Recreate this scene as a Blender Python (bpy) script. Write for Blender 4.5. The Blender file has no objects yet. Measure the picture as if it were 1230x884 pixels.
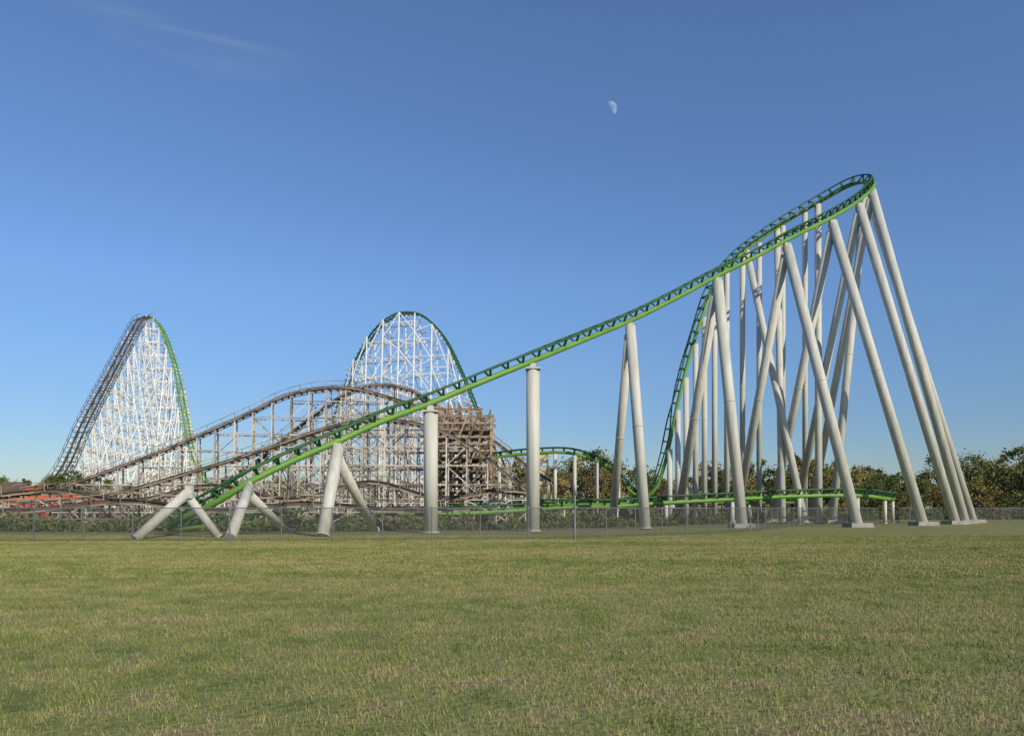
import bpy, math, random
from mathutils import Vector, Matrix
random.seed(7)
scene=bpy.context.scene
scene.view_settings.view_transform='Standard'
scene.view_settings.look='None'
scene.view_settings.exposure=0
C=scene.collection

# ---------------------------------------------------------------- materials
def new_mat(name):
    m=bpy.data.materials.new(name); m.use_nodes=True
    nt=m.node_tree; b=nt.nodes['Principled BSDF']
    return m,nt,b
def N(nt,t,**k):
    n=nt.nodes.new(t)
    for a,v in k.items(): setattr(n,a,v)
    return n
def ramp(nt,fac,stops):
    r=N(nt,'ShaderNodeValToRGB'); cr=r.color_ramp
    cr.elements[0].position=stops[0][0]; cr.elements[0].color=(*stops[0][1],1)
    cr.elements[1].position=stops[-1][0]; cr.elements[1].color=(*stops[-1][1],1)
    for p,c in stops[1:-1]:
        e=cr.elements.new(p); e.color=(*c,1)
    nt.links.new(fac,r.inputs[0]); return r
def varied(name,c1,c2,rough=.6,scale=.6,spec=.3,island=False,metal=0,bump=0,streak=False):
    m,nt,b=new_mat(name)
    g=N(nt,'ShaderNodeNewGeometry'); no=N(nt,'ShaderNodeTexNoise')
    no.inputs['Scale'].default_value=scale; no.inputs['Detail'].default_value=6
    if streak:
        mp=N(nt,'ShaderNodeMapping'); mp.inputs['Scale'].default_value=(5,5,.35); nt.links.new(g.outputs['Position'],mp.inputs[0]); nt.links.new(mp.outputs[0],no.inputs['Vector'])
    else: nt.links.new(g.outputs['Position'],no.inputs['Vector'])
    if island:
        mx=N(nt,'ShaderNodeMath',operation='ADD'); nt.links.new(no.outputs[0],mx.inputs[0])
        nt.links.new(g.outputs['Random Per Island'],mx.inputs[1])
        hv=N(nt,'ShaderNodeMath',operation='MULTIPLY'); hv.inputs[1].default_value=.5
        nt.links.new(mx.outputs[0],hv.inputs[0]); f=hv.outputs[0]
    else: f=no.outputs[0]
    r=ramp(nt,f,[(.3,c1),(.7,c2)])
    nt.links.new(r.outputs[0],b.inputs['Base Color'])
    b.inputs['Roughness'].default_value=rough
    b.inputs['Specular IOR Level'].default_value=spec
    b.inputs['Metallic'].default_value=metal
    if bump:
        bp=N(nt,'ShaderNodeBump'); bp.inputs['Strength'].default_value=bump
        nt.links.new(no.outputs[0],bp.inputs['Height']); nt.links.new(bp.outputs[0],b.inputs['Normal'])
    return m
M_green=varied('green_paint',(.10,.23,.035),(.15,.31,.055),.5,.5)
M_greend=varied('green_paint_rail',(.022,.085,.028),(.04,.125,.04),.5,.5)
M_white=varied('cream_support_paint',(.42,.42,.37),(.56,.555,.49),.6,.5,streak=True,spec=.2)
M_lat=varied('white_timber_paint',(.70,.70,.64),(.86,.85,.79),.7,.4,island=True)
M_wood=varied('weathered_timber',(.17,.15,.115),(.62,.58,.50),.85,.3,island=True,spec=.1)
M_wood2=varied('brown_timber',(.10,.08,.055),(.34,.28,.21),.85,.3,island=True,spec=.1)
M_dark=varied('dark_timber',(.04,.034,.028),(.11,.09,.07),.8,.5,island=True)
M_conc=varied('concrete',(.22,.21,.18),(.36,.34,.30),.9,1.5,bump=.3)
M_galv=varied('galvanised_steel',(.16,.17,.17),(.28,.29,.29),.5,.8,metal=.4)
M_bark=varied('bark',(.05,.04,.03),(.10,.08,.06),.9,3)
M_wall=varied('stucco_wall',(.42,.36,.25),(.52,.45,.32),.9,.8)
M_redwall=varied('red_painted_wall',(.50,.08,.03),(.62,.12,.05),.8,.8)
M_redroof=varied('red_roof',(.55,.08,.035),(.68,.13,.06),.7,.8)
M_brownroof=varied('brown_shingle_roof',(.10,.06,.04),(.17,.11,.08),.9,.8)
M_glass=varied('dark_glass',(.02,.025,.03),(.04,.05,.06),.15,.8,spec=.6)

# ---------------------------------------------------------------- mesh helpers
class MB:
    def __init__(s): s.v=[]; s.f=[]; s.uv=None
    def beam(s,a,b,w,h=None,up=None):
        h=h or w; a=Vector(a); b=Vector(b); d=b-a
        if d.length<1e-4: return
        d.normalize()
        r=Vector(up) if up is not None else (Vector((0,0,1)) if abs(d.z)<.95 else Vector((0,1,0)))
        x=d.cross(r).normalized(); y=x.cross(d)
        x=x*(w/2); y=y*(h/2); i=len(s.v)
        for p in (a,b):
            s.v+= [p-x-y,p+x-y,p+x+y,p-x+y]
        s.f+=[(i,i+1,i+5,i+4),(i+1,i+2,i+6,i+5),(i+2,i+3,i+7,i+6),(i+3,i,i+4,i+7),(i+3,i+2,i+1,i),(i+4,i+5,i+6,i+7)]
    def tube(s,pts,r,n=12,frames=None,r2=None,cap=True):
        pts=[Vector(p) for p in pts]; i0=len(s.v); m=len(pts)
        for k,p in enumerate(pts):
            if frames: x,y=frames[k]
            else:
                d=(pts[min(k+1,m-1)]-pts[max(k-1,0)]).normalized()
                rf=Vector((0,1,0)) if abs(d.y)<.9 else Vector((1,0,0))
                x=d.cross(rf).normalized(); y=x.cross(d)
            rr=r if r2 is None else r+(r2-r)*k/(m-1)
            for j in range(n):
                a=2*math.pi*j/n; s.v.append(p+x*(rr*math.cos(a))+y*(rr*math.sin(a)))
        for k in range(m-1):
            for j in range(n):
                a=i0+k*n+j; b=i0+k*n+(j+1)%n
                s.f.append((a,b,b+n,a+n))
        if cap:
            s.f.append(tuple(i0+j for j in reversed(range(n)))); s.f.append(tuple(i0+(m-1)*n+j for j in range(n)))
    def box(s,lo,hi,taper=0):
        i=len(s.v); (a,b,c),(d,e,f)=lo,hi; t=taper
        s.v+=[Vector(q) for q in ((a,b,c),(d,b,c),(d,e,c),(a,e,c),(a+t,b+t,f),(d-t,b+t,f),(d-t,e-t,f),(a+t,e-t,f))]
        s.f+=[(i+3,i+2,i+1,i),(i+4,i+5,i+6,i+7),(i,i+1,i+5,i+4),(i+1,i+2,i+6,i+5),(i+2,i+3,i+7,i+6),(i+3,i,i+4,i+7)]
    def obj(s,name,mat,parent=None,smooth=False,coll=None):
        me=bpy.data.meshes.new(name); me.from_pydata([tuple(v) for v in s.v],[],s.f); me.update()
        if smooth:
            me.polygons.foreach_set('use_smooth',[len(p.vertices)==4 for p in me.polygons])
        me.materials.append(mat); o=bpy.data.objects.new(name,me); (coll or C).objects.link(o)
        if parent: o.parent=parent
        return o
def empty(name):
    e=bpy.data.objects.new(name,None); C.objects.link(e); return e
def catmull(P,step=1.0):
    out=[]; n=len(P)
    def g(i): return P[max(0,min(n-1,i))]
    for i in range(n-1):
        p0,p1,p2,p3=g(i-1),g(i),g(i+1),g(i+2)
        for k in range(40):
            t=k/40
            out.append(tuple(.5*((2*b)+(-a+c)*t+(2*a-5*b+4*c-d)*t*t+(-a+3*b-3*c+d)*t**3) for a,b,c,d in zip(p0,p1,p2,p3)))
    out.append(tuple(P[-1]))
    res=[out[0]]; acc=0
    for a,b in zip(out,out[1:]):
        acc+=math.dist(a[:3],b[:3])
        if acc>=step: res.append(b); acc=0
    return res

# ---------------------------------------------------------------- steel track
def steel_track(parent,name,ctrl,gauge=.62,drop=.72,rs=.24,rr=.10,tie=1.5):
    pts=catmull([tuple(c)+((0,) if len(c)==3 else ()) for c in ctrl],tie/2)
    P=[Vector(p[:3]) for p in pts]; m=len(P); fr=[]
    for k in range(m):
        t=(P[min(k+1,m-1)]-P[max(k-1,0)]).normalized()
        n=t.cross(Vector((0,0,1))).normalized(); u=n.cross(t)
        b=math.radians(pts[k][3])
        fr.append((n*math.cos(b)-u*math.sin(b), u*math.cos(b)+n*math.sin(b)))
    sp=MB(); sp.tube(P,rs,12,fr); sp.obj(name+'_spine',M_green,parent,True)
    ra=MB()
    for sgn in (-1,1):
        ra.tube([p+f[0]*gauge*sgn+f[1]*drop for p,f in zip(P,fr)],rr,8,fr)
    ra.obj(name+'_rails',M_greend,parent,True)
    ti=MB()
    for k in range(1,m,2):
        p,(n,u)=P[k],fr[k]; L=p-n*gauge+u*drop; R=p+n*gauge+u*drop
        ti.beam(L-n*.1,R+n*.1,.2,.12,u); ti.beam(p+u*rs*.6-n*.1,L-u*.05,.2,.12); ti.beam(p+u*rs*.6+n*.1,R-u*.05,.2,.12)
    ti.obj(name+'_crossties',M_greend,parent)
    return P,fr

steel=empty('steel_roller_coaster')
main=[(-22,78,1.0),(-25,70,.6),(-26.5,62,.4),(-26,56.5,.45),(-24,52.8,1.0),(-20.9,51.3,2.2),(-18.3,51.5,3.8),(-15.8,52.8,5.3),(-12.7,54.6,7.0),(-9.9,56.8,8.7),(-6.5,59.2,10.4),
(-2.4,61.3,12.5),(1.8,63.4,14.6),(6.5,67.5,17.3),(11.5,71.9,20.2),(16.5,75,23.2),(21.7,78.1,26.5),(26.2,80.8,29.2,-6),(31.2,83.9,32.4,-15),(38.5,88.8,36.9,-32),
(43.4,92.4,40.4,-46),(47.3,96.8,44.0,-56),(49.1,101.2,46.6,-60),(48,104.8,47.7,-58),(44.4,106.6,46.1,-48),(38.7,105.7,42.6,-34),(33.3,103.9,38.6,-20),(30.1,102.1,35.6,-10),
(27.9,101.2,32.8),(26.1,100.3,28.8),(24.1,100.3,22.6),(22.3,100.3,15.4),(21.1,101.2,8.8),(19.5,102,4.3),(16,103,2.7),(9.9,104,2.5),(0,106,2.4),(-10,110,2.4)]
main=[m if len(m)==4 else (*m,0) for m in main]
steel_track(steel,'tower_turn_track',main)
low=[(58,118,3.6,0),(56,110,3.4,0),(52,101,3.2,0),(46.9,93,3.2,0),(41.5,88.8,3.5,0),(33.8,87,3.4,0),(25.4,85.2,3.0,0),(17.6,84.4,2.6,0),(11.8,83.5,2.2,0),(7,83.5,2.1,0),(0.5,83,1.7,0),(-6,80,1.4,0),(-14,78,1.4,0)]
steel_track(steel,'low_return_track',low)
hill3=[(-14,121,6,0),(-8,118,8.6,0),(-2,116,10.0,0),(5.2,115,10.6,0),(9.75,115,10.4,0),(14.3,115,8.7,0),(16.9,115,6.2,0),(20,115,3.6,0),(25,115,2.8,0),(36,112,2.8,0),(46,110,2.8,0)]
steel_track(steel,'small_hill_track',hill3)

legs=MB(); feet=MB(); caps=MB()
def leg(a,b,r,foot=False):
    a=Vector(a); b=Vector(b)
    legs.tube([b,a],r,20)
    d=(a-b).normalized(); Lg=(a-b).length
    legs.tube([b+d*.02,b+d*.1],r*1.25,20)
    for q in tuple(b+d*(Lg*k) for k in ((.5,) if Lg>14 else ())):
        legs.tube([q-d*.04,q+d*.04],r*1.07,20)
    if foot:
        w=r*2.1
        feet.box((b.x-w,b.y-w,-.05),(b.x+w,b.y+w,.45),.08)
def cap(p,r):
    x,y,z=p; caps.box((x-r*1.12,y-r*1.12,z-.12),(x+r*1.12,y+r*1.12,z+.02),0); caps.box((x-r*.45,y-r*.6,z+.02),(x+r*.45,y+r*.6,z+.42),.03)
for x,y,z,r in ((-6.5,59.2,9.75,.57),(1.8,63.4,13.95,.57)):
    leg((x,y,z-.05),(x,y,0),r); cap((x,y,z),r)
A=[((-21.5,49.3,3.15),(-23.9,46.9),(-19.9,50.2),.32,0),
   ((-18.3,51.5,3.5),(-17.9,46.9),(-18.2,60),.35,0),
   ((-12.8,54.4,6.4),(-13,50.7),(-11.9,64),.44,0),
   ((11.5,71.9,19.6),(12.6,69.8),(11.1,82),.50,0),
   ((21.7,78.1,25.9),(23.3,74.8),(20.7,93),.56,1),
   ((31.2,83.9,31.6),(36.1,77.2),(29.3,97),.56,1),
   ((38.5,88.8,36.1),(47,84.5),(36,103),.57,1),
   ((43.6,92.8,39.8),(54.6,91),(41.2,108),.56,1),
   ((47.2,97,43.4),(58.6,95.6),(44.6,111),.56,1),
   ((48.7,101.6,46),(63.0,101),(42,97),.56,1)]
for t,b1,b2,r,f in A:
    leg(t,(*b1,0),r,f); leg((t[0]-.1,t[1]+.2,t[2]-r*1.5),(*b2,0),r*.88,f)
    caps.beam((t[0],t[1],t[2]-.5),(t[0],t[1],t[2]+.35),r*1.3)
for t,b in (((38.0,106,42),(34,93)),((33,104,38),(36.5,92)),((44,106.4,45.5),(39,94))):
    leg(t,(*b,0),.45)
for x,y,z in ((42.2,106.5,44.4),(38.7,105.7,42.2),(34.9,104.4,39.3),(32.2,103.3,37.2),(29.6,101.9,34.4),(27.7,101.1,31.8),(26.1,100.3,27.8),(24.9,100.3,24.2),(23.6,100.3,19.6),(22.5,100.3,15.2),(21.5,100.8,10)):
    leg((x,y,z),(x,y,0),.37)
for x,y,z in ((41.5,88.8,3.2),(33.8,87,3.1),(25.4,85.2,2.7),(17.6,84.4,2.3),(11.8,83.5,1.9),(7,83.5,1.8),(46.9,93,2.9),(52,101,2.9)):
    leg((x,y,z),(x,y,0),.22)
for x,y,z in ((6.7,115,10.4),(9.75,115,10.2),(13.2,115,9.0),(16.6,115,6.2),(-2,116,9.8),(25,115,2.5),(36,112,2.5)):
    leg((x,y,z),(x,y,0),.28)
legs.obj('support_columns',M_white,steel,True); feet.obj('concrete_footings',M_conc,steel); caps.obj('column_caps',M_white,steel)

# ---------------------------------------------------------------- wooden structure
def trestle(parent,name,ctrl,mat,spacing=3,lvl=3.2,w=1.5,batter=.13,t=.2,trackmat=M_dark,rail=True,dens=1.0,full=False,tw=.3,railmat=None):
    ctrl=[tuple(c[:3]) for c in ctrl]
    S=catmull(ctrl,.5); P=[]
    last=None
    for q in S:
        if last is None or math.hypot(q[0]-last[0],q[1]-last[1])>=spacing or abs(q[2]-last[2])>spacing*1.6:
            P.append(Vector(q)); last=q
    m=len(P); mb=MB(); n=[]
    for k in range(m):
        d=P[min(k+1,m-1)]-P[max(k-1,0)]; d.z=0; d.normalize(); n.append(Vector((d.y,-d.x,0)))
    def pt(k,off,z):
        top=P[k].z; s=1 if off>0 else -1
        if abs(off)==2: o=s*(w+(top-z)*batter)
        else: o=s*w
        return Vector((P[k].x+n[k].x*o,P[k].y+n[k].y*o,z))
    offs=(-2,2) if full else (-2,-1,1,2)
    for k in range(m):
        top=P[k].z
        for o in offs:
            mb.beam(pt(k,o,0),pt(k,o,top),t)
        L=int(top/lvl)
        for j in range(1,L+1):
            z=j*lvl
            mb.beam(pt(k,-2,z),pt(k,2,z),t*.8)
            if random.random()<.6*dens:
                za=max(z-lvl,0)
                if random.random()<.5: mb.beam(pt(k,-2,za),pt(k,2,z),t*.7)
                else: mb.beam(pt(k,2,za),pt(k,-2,z),t*.7)
            if k+1<m and P[k+1].z>=z:
                for o in offs:
                    mb.beam(pt(k,o,z),pt(k+1,o,z),t*.75)
        if k+1<m:
            if full:
                top2=min(top,P[k+1].z); nl=max(1,round(top2/lvl))
                for j in range(nl):
                    z0,z1=j/nl,(j+1)/nl
                    for o in (-2,2):
                        if (k+j)%2: mb.beam(pt(k,o,P[k].z*z0),pt(k+1,o,P[k+1].z*z1),t*.85)
                        else: mb.beam(pt(k,o,P[k].z*z1),pt(k+1,o,P[k+1].z*z0),t*.85)
            else:
                Lm=int(min(top,P[k+1].z)/lvl)
                for j in range(Lm):
                    for o in (-2,2):
                        if random.random()<.75*dens:
                            z0,z1=j*lvl,(j+1)*lvl
                            if (k+j)%2: mb.beam(pt(k,o,z0),pt(k+1,o,z1),t*.7)
                            else: mb.beam(pt(k,o,z1),pt(k+1,o,z0),t*.7)
    mb.obj(name+'_bents',mat,parent)
    tr=MB(); Q=[Vector(q) for q in S]; hr=MB(); nn=[]
    for k in range(len(Q)):
        d=Q[min(k+1,len(Q)-1)]-Q[max(k-1,0)]; d.z=0; d.normalize(); nn.append(Vector((d.y,-d.x,0)))
    st=2
    for k in range(0,len(Q)-st,st):
        for o in (-.65,.65):
            tr.beam(Q[k]+nn[k]*o+Vector((0,0,.25)),Q[k+st]+nn[k+st]*o+Vector((0,0,.25)),tw,tw*1.3)
        tr.beam(Q[k]-nn[k]*1.6,Q[k]+nn[k]*1.6,.25,.18)
        if rail:
            for o in (-1.9,1.9):
                a=Q[k]+nn[k]*o; b=Q[k+st]+nn[k+st]*o
                hr.beam(a,b,.10,.16); hr.beam(a+Vector((0,0,1.1)),b+Vector((0,0,1.1)),.07)
                if (k//st)%2==0: hr.beam(a,a+Vector((0,0,1.1)),.08)
    tr.obj(name+'_track',trackmat,parent)
    if rail: hr.obj(name+'_handrails',railmat or trackmat,parent)

wooden=empty('wooden_roller_coaster')
trestle(wooden,'lift_hill',[(-97,150,3),(-99,163,10),(-101,175,22),(-102.8,190,36.8),(-104.4,204,50.6),(-104.9,209,55),(-104.6,213,57)],M_lat,4.0,4.0,1.5,.14,.19,M_dark)
trestle(wooden,'first_drop',[(-104.6,213,57),(-102,213.5,55.0),(-98.8,213,48.5),(-95.8,212,39.4),(-93.2,210,30.0),(-90.6,208,20.5),(-87,206,12.4),(-82,203,6.5),(-75,198,4)],M_lat,3.4,3.8,1.5,.14,.2,M_green,rail=False)
trestle(wooden,'arch_hill',[(-48,189,6),(-46.5,188,14),(-44.5,186.5,24),(-41.5,184.5,31.5),(-38,182.5,38.5),(-33.6,180.5,44.6),(-29.2,179,47.9),(-25,177.6,48.6),(-20.6,176.5,47.2),(-15.9,175.5,42),(-11.8,174,33.6),(-7.7,172,23.6),(-4.5,170,15.6),(-1.8,168,9),(4,164,5),(12,160,4)],M_lat,3.9,4.2,1.7,.05,.25,M_greend,rail=False,dens=1.2,full=True,tw=.26)
trestle(wooden,'timber_hill',[(-80,112,3),(-73.5,114,3.6),(-65,116,6.9),(-54,119,11.8),(-44,121.5,16.9),(-38.5,123,20.0),(-33.6,124,21.5),(-27.3,124,21.8),(-20.3,124,20.2),(-12,123,17.2),(-5,122,14.2),(2,121,9),(8,120,5)],M_wood,2.7,2.8,1.6,.14,.16,M_dark,railmat=M_wood2)
trestle(wooden,'timber_second_hill',[(-68,100,2.5),(-57.8,104,3.4),(-44.4,107,7.5),(-34.7,108,10.7),(-26,108,13.6),(-19,108,14.6),(-11.5,108,13.4),(-5,108,10),(0,108,6),(4,108,3)],M_wood,2.7,2.7,1.5,.12,.15,M_dark,railmat=M_wood2)
trestle(wooden,'timber_turn',[(-60,140,5),(-50,139,9),(-40,139,17),(-30,140,24),(-22,142,25),(-15,144,22),(-8,146,16),(-3,150,12),(-2,158,9)],M_wood,3,3.2,1.6,.12,.16,M_dark,railmat=M_wood2)
trestle(wooden,'timber_low_run',[(-62,84,2.6),(-52,85,3.8),(-44,86,2.6),(-35,87,4.4),(-26,88,2.8),(-17,89,4.9),(-9,90,3.0),(-2,92,4.0),(2,97,3.6)],M_wood,2.4,1.5,1.4,.1,.13,M_dark,railmat=M_wood2)
trestle(wooden,'timber_front_run',[(-50,66,1.4),(-44,68,1.6),(-36,70,2.4),(-28,71,1.6),(-20,73,2.2),(-12,75,1.6),(-4,77,1.8)],M_wood2,2.2,1.0,1.4,.1,.12,M_dark,railmat=M_wood2)
blk=MB()
x0,x1,y0,y1=-11.3,-3.2,112,118
for ix in range(6):
    for iy in range(4):
        x=x0+(x1-x0)*ix/5; y=y0+(y1-y0)*iy/3; h=18-1.0*max(0,ix-3)
        blk.beam((x,y,0),(x,y,h),.24)
z=1.2; j=0
while z<17.5:
    xe=x1-(1.6 if z>16 else 0)
    for y in (y0,y1,(y0+y1)/2):
        if random.random()<.88: blk.beam((x0-.4+random.uniform(-.2,.2),y-.17,z),(xe+.5+random.uniform(-.3,.3)-(3 if random.random()<.15 else 0),y-.17,z),.1,.28)
    for x in (x0,x1):
        blk.beam((x-.17,y0-.4,z),(x-.17,y1+.4,z),.1,.3)
    if j%4==0: blk.box((x0,y0+.1,z-.1),(xe,y1-.1,z+.05))
    z+=1.05; j+=1
for ix in range(5):
    for jz in range(4):
        xa=x0+(x1-x0)*ix/5; xb=x0+(x1-x0)*(ix+1)/5
        blk.beam((xa,y0-.3,jz*4.2),(xb,y0-.3,jz*4.2+4.2),.1,.22)
blk.obj('boarded_timber_tower',varied('tower_timber',(.15,.10,.065),(.42,.32,.22),.85,.3,island=True,spec=.1),wooden)

# ---------------------------------------------------------------- ground
def grass_nodes(nt,b,blade=False):
    g=N(nt,'ShaderNodeNewGeometry')
    n1=N(nt,'ShaderNodeTexNoise'); n1.inputs['Scale'].default_value=.16; n1.inputs['Detail'].default_value=5
    n2=N(nt,'ShaderNodeTexNoise'); n2.inputs['Scale'].default_value=1.1; n2.inputs['Detail'].default_value=8; n2.inputs['Roughness'].default_value=.72
    mpp=N(nt,'ShaderNodeMapping'); mpp.inputs['Scale'].default_value=(.45,1.3,1); mpp.inputs['Rotation'].default_value=(0,0,.08)
    nt.links.new(g.outputs['Position'],mpp.inputs[0])
    nt.links.new(mpp.outputs[0],n1.inputs['Vector']); nt.links.new(g.outputs['Position'],n2.inputs['Vector'])
    a=N(nt,'ShaderNodeMath',operation='MULTIPLY_ADD'); a.inputs[1].default_value=.4
    nt.links.new(n1.outputs[0],a.inputs[0])
    m=N(nt,'ShaderNodeMath',operation='MULTIPLY'); m.inputs[1].default_value=.75
    nt.links.new(n2.outputs[0],m.inputs[0]); nt.links.new(m.outputs[0],a.inputs[2]); f=a.outputs[0]
    if blade:
        r=N(nt,'ShaderNodeMath',operation='MULTIPLY_ADD'); r.inputs[1].default_value=.20
        nt.links.new(g.outputs['Random Per Island'],r.inputs[0]); nt.links.new(f,r.inputs[2]); f=r.outputs[0]
        cols=[(.50,(.11,.145,.035)),(.61,(.185,.22,.062)),(.70,(.265,.275,.095)),(.80,(.40,.33,.17))]
    else:
        cols=[(.42,(.11,.125,.042)),(.53,(.175,.195,.065)),(.61,(.21,.205,.08)),(.70,(.21,.165,.095))]
    c=ramp(nt,f,cols); nt.links.new(c.outputs[0],b.inputs['Base Color'])
    b.inputs['Roughness'].default_value=.85; b.inputs['Specular IOR Level'].default_value=.12
    if not blade:
        n3=N(nt,'ShaderNodeTexNoise'); n3.inputs['Scale'].default_value=9; n3.inputs['Detail'].default_value=6
        nt.links.new(g.outputs['Position'],n3.inputs['Vector'])
        bp=N(nt,'ShaderNodeBump'); bp.inputs['Strength'].default_value=.6; bp.inputs['Distance'].default_value=.1
        nt.links.new(n3.outputs[0],bp.inputs['Height']); nt.links.new(bp.outputs[0],b.inputs['Normal'])
M_ground,nt,b=new_mat('lawn_ground'); grass_nodes(nt,b)
M_blade,nt,b=new_mat('grass_blades'); grass_nodes(nt,b,True)
g=MB(); R=4000
g.v=[Vector((-R,-R,0)),Vector((R,-R,0)),Vector((R,R,0)),Vector((-R,R,0))]; g.f=[(0,1,2,3)]
g.obj('ground',M_ground)
M_soil=varied('gravel_soil',(.11,.09,.06),(.20,.17,.12),.95,.8)
so=MB(); so.v=[Vector(p) for p in ((-150,60,.006),(-20,62,.006),(5,66,.006),(22,86,.006),(60,112,.006),(40,150,.006),(0,215,.006),(-150,240,.006))]; so.f=[tuple(range(8))]
so.obj('gravel_path',M_soil)

grass=empty('grass')
def patch(n,size,hmin,hmax,wid):
    mb=MB()
    cl=[(random.uniform(-size/2,size/2),random.uniform(-size/2,size/2)) for _ in range(90)]
    for q in range(n):
        if q%5==0:
            c=random.choice(cl); x=c[0]+random.gauss(0,.05); y=c[1]+random.gauss(0,.05); hk=1.35
        else:
            x=random.uniform(-size/2,size/2); y=random.uniform(-size/2,size/2); hk=1
        h=hk*random.uniform(hmin,hmax)*(1.6 if random.random()<.04 else 1); a=random.uniform(0,2*math.pi); w=wid*random.uniform(.6,1.3)
        l=random.uniform(.1,.9)*h; b=random.uniform(0,2*math.pi)
        dx,dy=math.cos(a)*w,math.sin(a)*w; lx,ly=math.cos(b)*l,math.sin(b)*l
        i=len(mb.v)
        mb.v+=[Vector((x-dx,y-dy,0)),Vector((x+dx,y+dy,0)),Vector((x+lx*.4+dx*.7,y+ly*.4+dy*.7,h*.6)),Vector((x+lx*.4-dx*.7,y+ly*.4-dy*.7,h*.6)),Vector((x+lx,y+ly,h))]
        mb.f+=[(i,i+1,i+2,i+3),(i+3,i+2,i+4)]
    o=mb.obj('tmp',M_blade); me=o.data; bpy.data.objects.remove(o); return me
near=[patch(7400,3.3,.022,.065,.0035) for _ in range(4)]
far=[patch(4600,3.3,.03,.07,.007) for _ in range(3)]
y=4.5
while y<54:
    hw=.70*y+2.5; nx=int(hw/3)+1
    for ix in range(-nx,nx+1):
        me=random.choice(near if y<20 else far)
        o=bpy.data.objects.new('tuft_patch',me); C.objects.link(o); o.parent=grass
        o.location=(ix*3+random.uniform(-.1,.1),y,0); o.rotation_euler=(0,0,random.choice((0,1,2,3))*math.pi/2)
    y+=3

# ---------------------------------------------------------------- trees
def leafmat(name,c1,c2,c3):
    m,nt,b=new_mat(name); g=N(nt,'ShaderNodeNewGeometry'); oi=N(nt,'ShaderNodeObjectInfo')
    a=N(nt,'ShaderNodeMath',operation='MULTIPLY_ADD'); a.inputs[1].default_value=.4
    h=N(nt,'ShaderNodeMath',operation='MULTIPLY'); h.inputs[1].default_value=.6
    nt.links.new(oi.outputs['Random'],h.inputs[0]); nt.links.new(g.outputs['Random Per Island'],a.inputs[0]); nt.links.new(h.outputs[0],a.inputs[2])
    r=ramp(nt,a.outputs[0],[(.1,c1),(.5,c2),(.95,c3)]); nt.links.new(r.outputs[0],b.inputs['Base Color'])
    b.inputs['Roughness'].default_value=.8; b.inputs['Specular IOR Level'].default_value=.15; return m
LM=[leafmat('leaves_olive',(.08,.10,.03),(.15,.165,.05),(.24,.23,.075)),
    leafmat('leaves_autumn',(.13,.125,.04),(.21,.18,.06),(.32,.24,.085)),
    leafmat('leaves_green',(.045,.07,.022),(.09,.12,.038),(.15,.17,.055)),
    leafmat('leaves_brown',(.11,.09,.05),(.17,.135,.07),(.22,.17,.09))]
def tree_mesh(seed,h,rw,nleaf,lm,sparse=1.0):
    rnd=random.Random(seed); mb=MB(); tips=[]
    mb.tube([(0,0,0),(rnd.uniform(-.2,.2),0,h*.4),(rnd.uniform(-.3,.3),rnd.uniform(-.3,.3),h*.9)],.035*h*.6,7,r2=.05)
    for i in range(11):
        a=rnd.uniform(0,6.28); z=h*rnd.uniform(.2,.65); L=rw*rnd.uniform(.5,1); e=(math.cos(a)*L,math.sin(a)*L,z+h*rnd.uniform(.1,.3))
        mb.tube([(0,0,z),(e[0]*.5,e[1]*.5,(z+e[2])/2+.2),e],.12,5,r2=.03); tips.append(Vector(e))
    nb=len(mb.f)
    cl=[]
    for i in range(32):
        u=rnd.uniform(-1,1); a=rnd.uniform(0,6.28); rr=rnd.uniform(.35,1)**.5
        prof=math.sqrt(max(0,1-u*u))
        cl.append((Vector((math.cos(a)*prof*rw*rr,math.sin(a)*prof*rw*rr,h*.55+u*h*.43)),rnd.uniform(.4,1.1)*rw*.24))
    for t in tips: cl.append((t,rw*.24))
    for _ in range(nleaf):
        c,r=rnd.choice(cl)
        p=c+Vector((rnd.gauss(0,1),rnd.gauss(0,1),rnd.gauss(0,.8)))*r*.6
        s=rnd.uniform(.10,.26); x=Vector((rnd.gauss(0,1),rnd.gauss(0,1),rnd.gauss(0,1))).normalized()
        y=x.cross(Vector((rnd.gauss(0,1),rnd.gauss(0,1),rnd.gauss(0,1)))).normalized()
        i=len(mb.v); mb.v+=[p-x*s,p+y*s*.7,p+x*s,p-y*s*.7]; mb.f.append((i,i+1,i+2,i+3))
    me=bpy.data.meshes.new('tree'); me.from_pydata([tuple(v) for v in mb.v],[],mb.f); me.materials.append(M_bark); me.materials.append(lm)
    me.polygons.foreach_set('material_index',[0 if i<nb else 1 for i in range(len(mb.f))]); me.update(); return me
TV=[tree_mesh(i,10,rnd_w,3600,LM[(0,1,2,0,0,2,1,3)[i]]) for i,rnd_w in enumerate((3.4,4.0,3.0,3.7,4.3,3.2,3.8,2.8))]
TV.append(tree_mesh(99,10,3.6,1100,LM[3]))
trees=empty('distant_trees')
def put(x,y,h,v=None):
    me=TV[v] if v is not None else random.choice(TV)
    o=bpy.data.objects.new('tree',me); C.objects.link(o); o.parent=trees
    s=h/10; o.location=(x,y,-.1); o.scale=(s*random.uniform(.85,1.15),s*random.uniform(.85,1.15),s); o.rotation_euler=(0,0,random.uniform(0,6.28))
x=0
while x<230:
    e=2.2*math.sin(x*.11)+1.6*math.sin(x*.27+1)
    put(x+random.uniform(-2,2),random.uniform(160,180),random.uniform(7.5,11)+e*.7)
    put(x+random.uniform(-2,2),random.uniform(185,205),random.uniform(10.5,15)+e)
    if x>70: put(x+random.uniform(-2,2),random.uniform(138,152),random.uniform(6.5,11)+(2.5 if x>92 else 0))
    x+=4.0
x=-260
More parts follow.
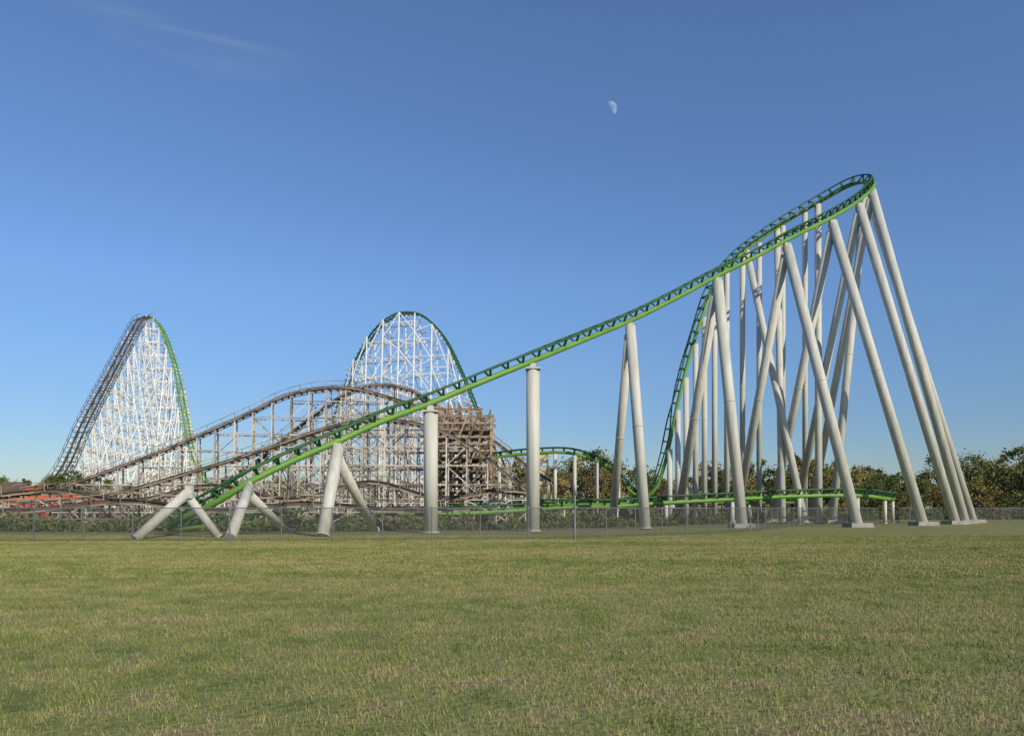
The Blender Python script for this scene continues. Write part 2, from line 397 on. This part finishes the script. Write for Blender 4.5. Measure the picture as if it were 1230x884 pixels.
while x<5:
    put(x+random.uniform(-2,2),random.uniform(245,270),random.uniform(9,13),random.choice((0,2,4,6,1)))
    x+=5
for x in range(-175,-100,4):
    put(x+random.uniform(-2,2),random.uniform(172,205) if x<-118 else random.uniform(155,165),random.uniform(7,11.5) if x<-118 else random.uniform(7,9),random.choice((0,2,4,6,5)))
for x,y,h,v in ((-93,152,9,2),(-89,150,9.5,5),(-96,155,8.5,2),(-85,152,8.5,5),(-80,154,7,0),(-104,146,6,1),(-98,142,5,0),(-110,150,7,6),(-75.5,107,3.8,2),(-82,116,5,4)): put(x,y,h,v)
def scrub(name,segs,h,dens,lm,leaf=.14):
    mb=MB()
    for (xa,ya),(xb,yb) in zip(segs,segs[1:]):
        L=math.hypot(xb-xa,yb-ya)
        for _ in range(int(L*dens)):
            t=random.random(); px=xa+(xb-xa)*t; py=ya+(yb-ya)*t
            hh=h*max(.12,.5+.35*math.sin(px*.9)*math.cos(px*.37+1)+.25*math.sin(px*2.3+py)+random.uniform(-.1,.1))
            p=Vector((px+random.gauss(0,.1),py+random.gauss(0,1.2),hh*random.random()**.7))
            s=leaf*random.uniform(.5,1.3); x=Vector((random.gauss(0,1),random.gauss(0,1),random.gauss(0,1))).normalized()
            y=x.cross(Vector((random.gauss(0,1),random.gauss(0,1),random.gauss(0,1)))).normalized()
            i=len(mb.v); mb.v+=[p-x*s,p+y*s*.7,p+x*s,p-y*s*.7]; mb.f.append((i,i+1,i+2,i+3))
    mb.obj(name,lm)
scrub('undergrowth',[(-45,64),(-30,64),(-4,68),(14,80),(24,95),(60,122)],1.6,220,LM[2])
scrub('undergrowth',[(-55,97),(-30,97),(5,100),(40,125),(120,135)],2.4,220,LM[2],.2)

# ---------------------------------------------------------------- fence
fence=empty('chain_link_fence')
M_mesh,nt,b=new_mat('chain_link_mesh')
uvn=N(nt,'ShaderNodeUVMap'); sx=N(nt,'ShaderNodeSeparateXYZ'); nt.links.new(uvn.outputs[0],sx.inputs[0])
outs=[]
for op in ('ADD','SUBTRACT'):
    a=N(nt,'ShaderNodeMath',operation=op); nt.links.new(sx.outputs[0],a.inputs[0]); nt.links.new(sx.outputs[1],a.inputs[1])
    d=N(nt,'ShaderNodeMath',operation='MULTIPLY'); d.inputs[1].default_value=1/.085; nt.links.new(a.outputs[0],d.inputs[0])
    f=N(nt,'ShaderNodeMath',operation='FRACT'); nt.links.new(d.outputs[0],f.inputs[0])
    l=N(nt,'ShaderNodeMath',operation='LESS_THAN'); l.inputs[1].default_value=.17; nt.links.new(f.outputs[0],l.inputs[0]); outs.append(l)
mx=N(nt,'ShaderNodeMath',operation='MAXIMUM'); nt.links.new(outs[0].outputs[0],mx.inputs[0]); nt.links.new(outs[1].outputs[0],mx.inputs[1])
nt.links.new(mx.outputs[0],b.inputs['Alpha']); b.inputs['Base Color'].default_value=(.075,.075,.07,1); b.inputs['Roughness'].default_value=.5
fp=[(-60,42.5),(-34,43.5),(-17,44.5),(4,47.2),(20,62),(33,84),(60,103),(95,113),(140,122)]
posts=MB(); me=bpy.data.meshes.new('mesh'); V=[];F=[];UV=[]; acc=0
H=2.0
for (xa,ya),(xb,yb) in zip(fp,fp[1:]):
    L=math.hypot(xb-xa,yb-ya); n=max(1,round(L/3))
    for i in range(n):
        t0,t1=i/n,(i+1)/n; a=(xa+(xb-xa)*t0,ya+(yb-ya)*t0); c=(xa+(xb-xa)*t1,ya+(yb-ya)*t1)
        hh=H+random.uniform(-.04,.04)
        posts.tube([(a[0],a[1],0),(a[0]+random.uniform(-.03,.03),a[1],hh+.1)],.04 if i else .05,8)
        posts.tube([(a[0],a[1],H),(c[0],c[1],H)],.03,6)
        j=len(V); V+=[(a[0],a[1]-.05,.03),(c[0],c[1]-.05,.03),(c[0],c[1]-.05,H),(a[0],a[1]-.05,H)]; F.append((j,j+1,j+2,j+3))
        u0,u1=acc+L*t0,acc+L*t1; UV+=[(u0,0),(u1,0),(u1,H),(u0,H)]
    acc+=L
me.from_pydata(V,[],F); uvl=me.uv_layers.new(name='UVMap')
for i,u in enumerate(UV): uvl.data[i].uv=u
me.materials.append(M_mesh); o=bpy.data.objects.new('wire_mesh',me); C.objects.link(o); o.parent=fence
posts.tube([(4,47.1,0),(4,47.1,2.8)],.07,10)
posts.obj('posts_and_rails',M_galv,fence)

# ---------------------------------------------------------------- buildings
def building(name,cx,cy,w,d,h,roof,wallmat):
    e=empty(name); m=MB(); m.box((cx-w/2,cy-d/2,0),(cx+w/2,cy+d/2,h)); m.obj('walls',wallmat,e)
    r=MB(); ov=.6; z=h+.003
    r.v=[Vector(p) for p in ((cx-w/2-ov,cy-d/2-ov,z),(cx+w/2+ov,cy-d/2-ov,z),(cx+w/2+ov,cy+d/2+ov,z),(cx-w/2-ov,cy+d/2+ov,z),(cx-w/2+1.5,cy,z+2.0),(cx+w/2-1.5,cy,z+2.0))]
    r.f=[(0,1,5,4),(2,3,4,5),(1,2,5),(3,0,4),(3,2,1,0)]; r.obj('roof',roof,e)
    g=MB(); n=int(w/2.4)
    for i in range(n):
        xx=cx-w/2+(i+.5)*w/n
        if i==n//2: g.box((xx-.6,cy-d/2-.06,0.01),(xx+.6,cy-d/2+.05,2.2))
        else: g.box((xx-.6,cy-d/2-.06,1.1),(xx+.6,cy-d/2+.05,2.3))
    g.obj('windows_and_door',M_glass,e)
building('park_pavilion',-77,114,5.5,5,4.0,M_brownroof,M_wall)
building('park_pavilion',-71,110,5,5,2.9,M_redroof,M_redwall)
building('park_pavilion',-63.5,108,5,5,2.3,M_redroof,M_wall)
tw=empty('service_tower'); m=MB()
M_yel=varied('yellow_cladding',(.48,.42,.22),(.58,.5,.28),.8,.8)
tx,ty=6.2,147
for sx_ in (-1,1):
    for sy in (-1,1): m.beam((tx+sx_*.9,ty+sy*.9,0),(tx+sx_*.9,ty+sy*.9,13),.25)
for k in range(5): m.box((tx-.85,ty-.85,k*2.6+.6),(tx+.85,ty+.85,k*2.6+2.1))
m.box((tx-1.2,ty-1.2,13.003),(tx+1.2,ty+1.2,13.3),.1); m.obj('tower_frame',M_yel,tw)

# ---------------------------------------------------------------- light, sky, moon
az=math.radians(143); el=math.radians(31)
sd=Vector((math.sin(az)*math.cos(el),math.cos(az)*math.cos(el),math.sin(el)))
sl=bpy.data.lights.new('sun','SUN'); sl.energy=4.4; sl.angle=math.radians(.5); sl.color=(1,.90,.73)
so=bpy.data.objects.new('sun',sl); C.objects.link(so); so.rotation_euler=sd.to_track_quat('Z','Y').to_euler()
w=bpy.data.worlds.new('World'); scene.world=w; w.use_nodes=True; nt=w.node_tree
bg=nt.nodes['Background']; bg.inputs[1].default_value=.10
sky=N(nt,'ShaderNodeTexSky',sky_type='NISHITA'); sky.sun_disc=False; sky.sun_elevation=el; sky.sun_rotation=az
sky.air_density=1.0; sky.dust_density=.3; sky.ozone_density=2.5; sky.altitude=200
tc=N(nt,'ShaderNodeTexCoord')
sxyz=N(nt,'ShaderNodeSeparateXYZ'); nt.links.new(tc.outputs['Generated'],sxyz.inputs[0])
tint=ramp(nt,sxyz.outputs[2],[(0,(.42,.46,.53)),(.10,(.53,.57,.66)),(.28,(.86,.86,.95)),(.55,(1.0,.94,1.0))])
tm=N(nt,'ShaderNodeMix',data_type='RGBA',blend_type='MULTIPLY'); tm.inputs[0].default_value=1
nt.links.new(sky.outputs[0],tm.inputs[6]); nt.links.new(tint.outputs[0],tm.inputs[7])
hs=N(nt,'ShaderNodeHueSaturation'); hs.inputs['Saturation'].default_value=1.12; hs.inputs['Value'].default_value=1.42; nt.links.new(tm.outputs[2],hs.inputs['Color'])
c0=Vector((-.43,1,.66)).normalized(); Rr=Vector((.92,.39,.03)).normalized(); U=Rr.cross(Vector((-.339,.789,.513))).normalized()
sub=N(nt,'ShaderNodeVectorMath',operation='SUBTRACT'); sub.inputs[1].default_value=c0; nt.links.new(tc.outputs['Generated'],sub.inputs[0])
def dot(v,s):
    d=N(nt,'ShaderNodeVectorMath',operation='DOT_PRODUCT'); d.inputs[1].default_value=v; nt.links.new(sub.outputs[0],d.inputs[0])
    m=N(nt,'ShaderNodeMath',operation='MULTIPLY'); m.inputs[1].default_value=s; nt.links.new(d.outputs['Value'],m.inputs[0]); return m
a=dot(Rr,1/.15); bb=dot(U,1/.07)
cmb=N(nt,'ShaderNodeCombineXYZ'); nt.links.new(a.outputs[0],cmb.inputs[0]); nt.links.new(bb.outputs[0],cmb.inputs[1])
ln=N(nt,'ShaderNodeVectorMath',operation='LENGTH'); nt.links.new(cmb.outputs[0],ln.inputs[0])
mr=N(nt,'ShaderNodeMapRange',interpolation_type='SMOOTHSTEP'); mr.inputs[1].default_value=1; mr.inputs[2].default_value=0.1; nt.links.new(ln.outputs['Value'],mr.inputs[0])
mp=N(nt,'ShaderNodeMapping'); mp.inputs['Scale'].default_value=(.6,2.4,1); mp.inputs['Rotation'].default_value=(0,0,-.1); mp.inputs['Location'].default_value=(5.3,2.9,0); nt.links.new(cmb.outputs[0],mp.inputs[0])
nz=N(nt,'ShaderNodeTexNoise'); nz.inputs['Scale'].default_value=1.0; nz.inputs['Detail'].default_value=3; nz.inputs['Distortion'].default_value=.2; nt.links.new(mp.outputs[0],nz.inputs['Vector'])
m2=N(nt,'ShaderNodeMapRange',interpolation_type='SMOOTHSTEP'); m2.inputs[1].default_value=.4; m2.inputs[2].default_value=.8; nt.links.new(nz.outputs[0],m2.inputs[0])
ml=N(nt,'ShaderNodeMath',operation='MULTIPLY'); nt.links.new(mr.outputs[0],ml.inputs[0]); nt.links.new(m2.outputs[0],ml.inputs[1])
m3=N(nt,'ShaderNodeMath',operation='MULTIPLY'); m3.inputs[1].default_value=.28; nt.links.new(ml.outputs[0],m3.inputs[0])
mix=N(nt,'ShaderNodeMix',data_type='RGBA'); nt.links.new(m3.outputs[0],mix.inputs[0]); nt.links.new(hs.outputs[0],mix.inputs[6]); mix.inputs[7].default_value=(4.5,5,6,1)
nt.links.new(mix.outputs[2],bg.inputs[0])

bpy.ops.mesh.primitive_uv_sphere_add(segments=48,ring_count=24,radius=27,location=(399,3000,1620))
mo=bpy.context.object; mo.name='moon'; bpy.ops.object.shade_smooth()
mm,nt,b=new_mat('moon_phase_glow'); nt.nodes.remove(b); out=nt.nodes['Material Output']
g=N(nt,'ShaderNodeNewGeometry'); d=N(nt,'ShaderNodeVectorMath',operation='DOT_PRODUCT'); d.inputs[1].default_value=Vector((.80,-.35,.45)).normalized()  # moon's sunlit side and phase painted as emission along a fixed light direction
nt.links.new(g.outputs['Normal'],d.inputs[0])
m=N(nt,'ShaderNodeMapRange'); m.inputs[1].default_value=-.02; m.inputs[2].default_value=.45; m.inputs[4].default_value=.24; nt.links.new(d.outputs['Value'],m.inputs[0])
nn=N(nt,'ShaderNodeTexNoise'); nn.inputs['Scale'].default_value=.05; nt.links.new(g.outputs['Position'],nn.inputs['Vector'])
bfm=N(nt,'ShaderNodeMath',operation='SUBTRACT'); bfm.inputs[0].default_value=1; nt.links.new(g.outputs['Backfacing'],bfm.inputs[1])
q=N(nt,'ShaderNodeMath',operation='MULTIPLY'); nt.links.new(m.outputs[0],q.inputs[0]); nt.links.new(bfm.outputs[0],q.inputs[1])
q2=N(nt,'ShaderNodeMath',operation='MULTIPLY'); nt.links.new(q.outputs[0],q2.inputs[0])
r=ramp(nt,nn.outputs[0],[(.35,(.5,.5,.5)),(.65,(1.1,1.1,1.1))]); nt.links.new(r.outputs[0],q2.inputs[1])
em=N(nt,'ShaderNodeEmission'); em.inputs[0].default_value=(1,.97,.9,1); nt.links.new(q2.outputs[0],em.inputs[1])
tr=N(nt,'ShaderNodeBsdfTransparent'); ad=N(nt,'ShaderNodeAddShader'); nt.links.new(em.outputs[0],ad.inputs[0]); nt.links.new(tr.outputs[0],ad.inputs[1]); nt.links.new(ad.outputs[0],out.inputs[0])
mo.data.materials.append(mm)

# ---------------------------------------------------------------- camera
cam=bpy.data.cameras.new('camera'); co=bpy.data.objects.new('camera',cam); C.objects.link(co)
co.location=(0,0,2.0); co.rotation_euler=(math.radians(90),0,0); cam.lens=26; cam.sensor_width=36; cam.shift_y=.1366
cam.clip_end=9000; scene.camera=co
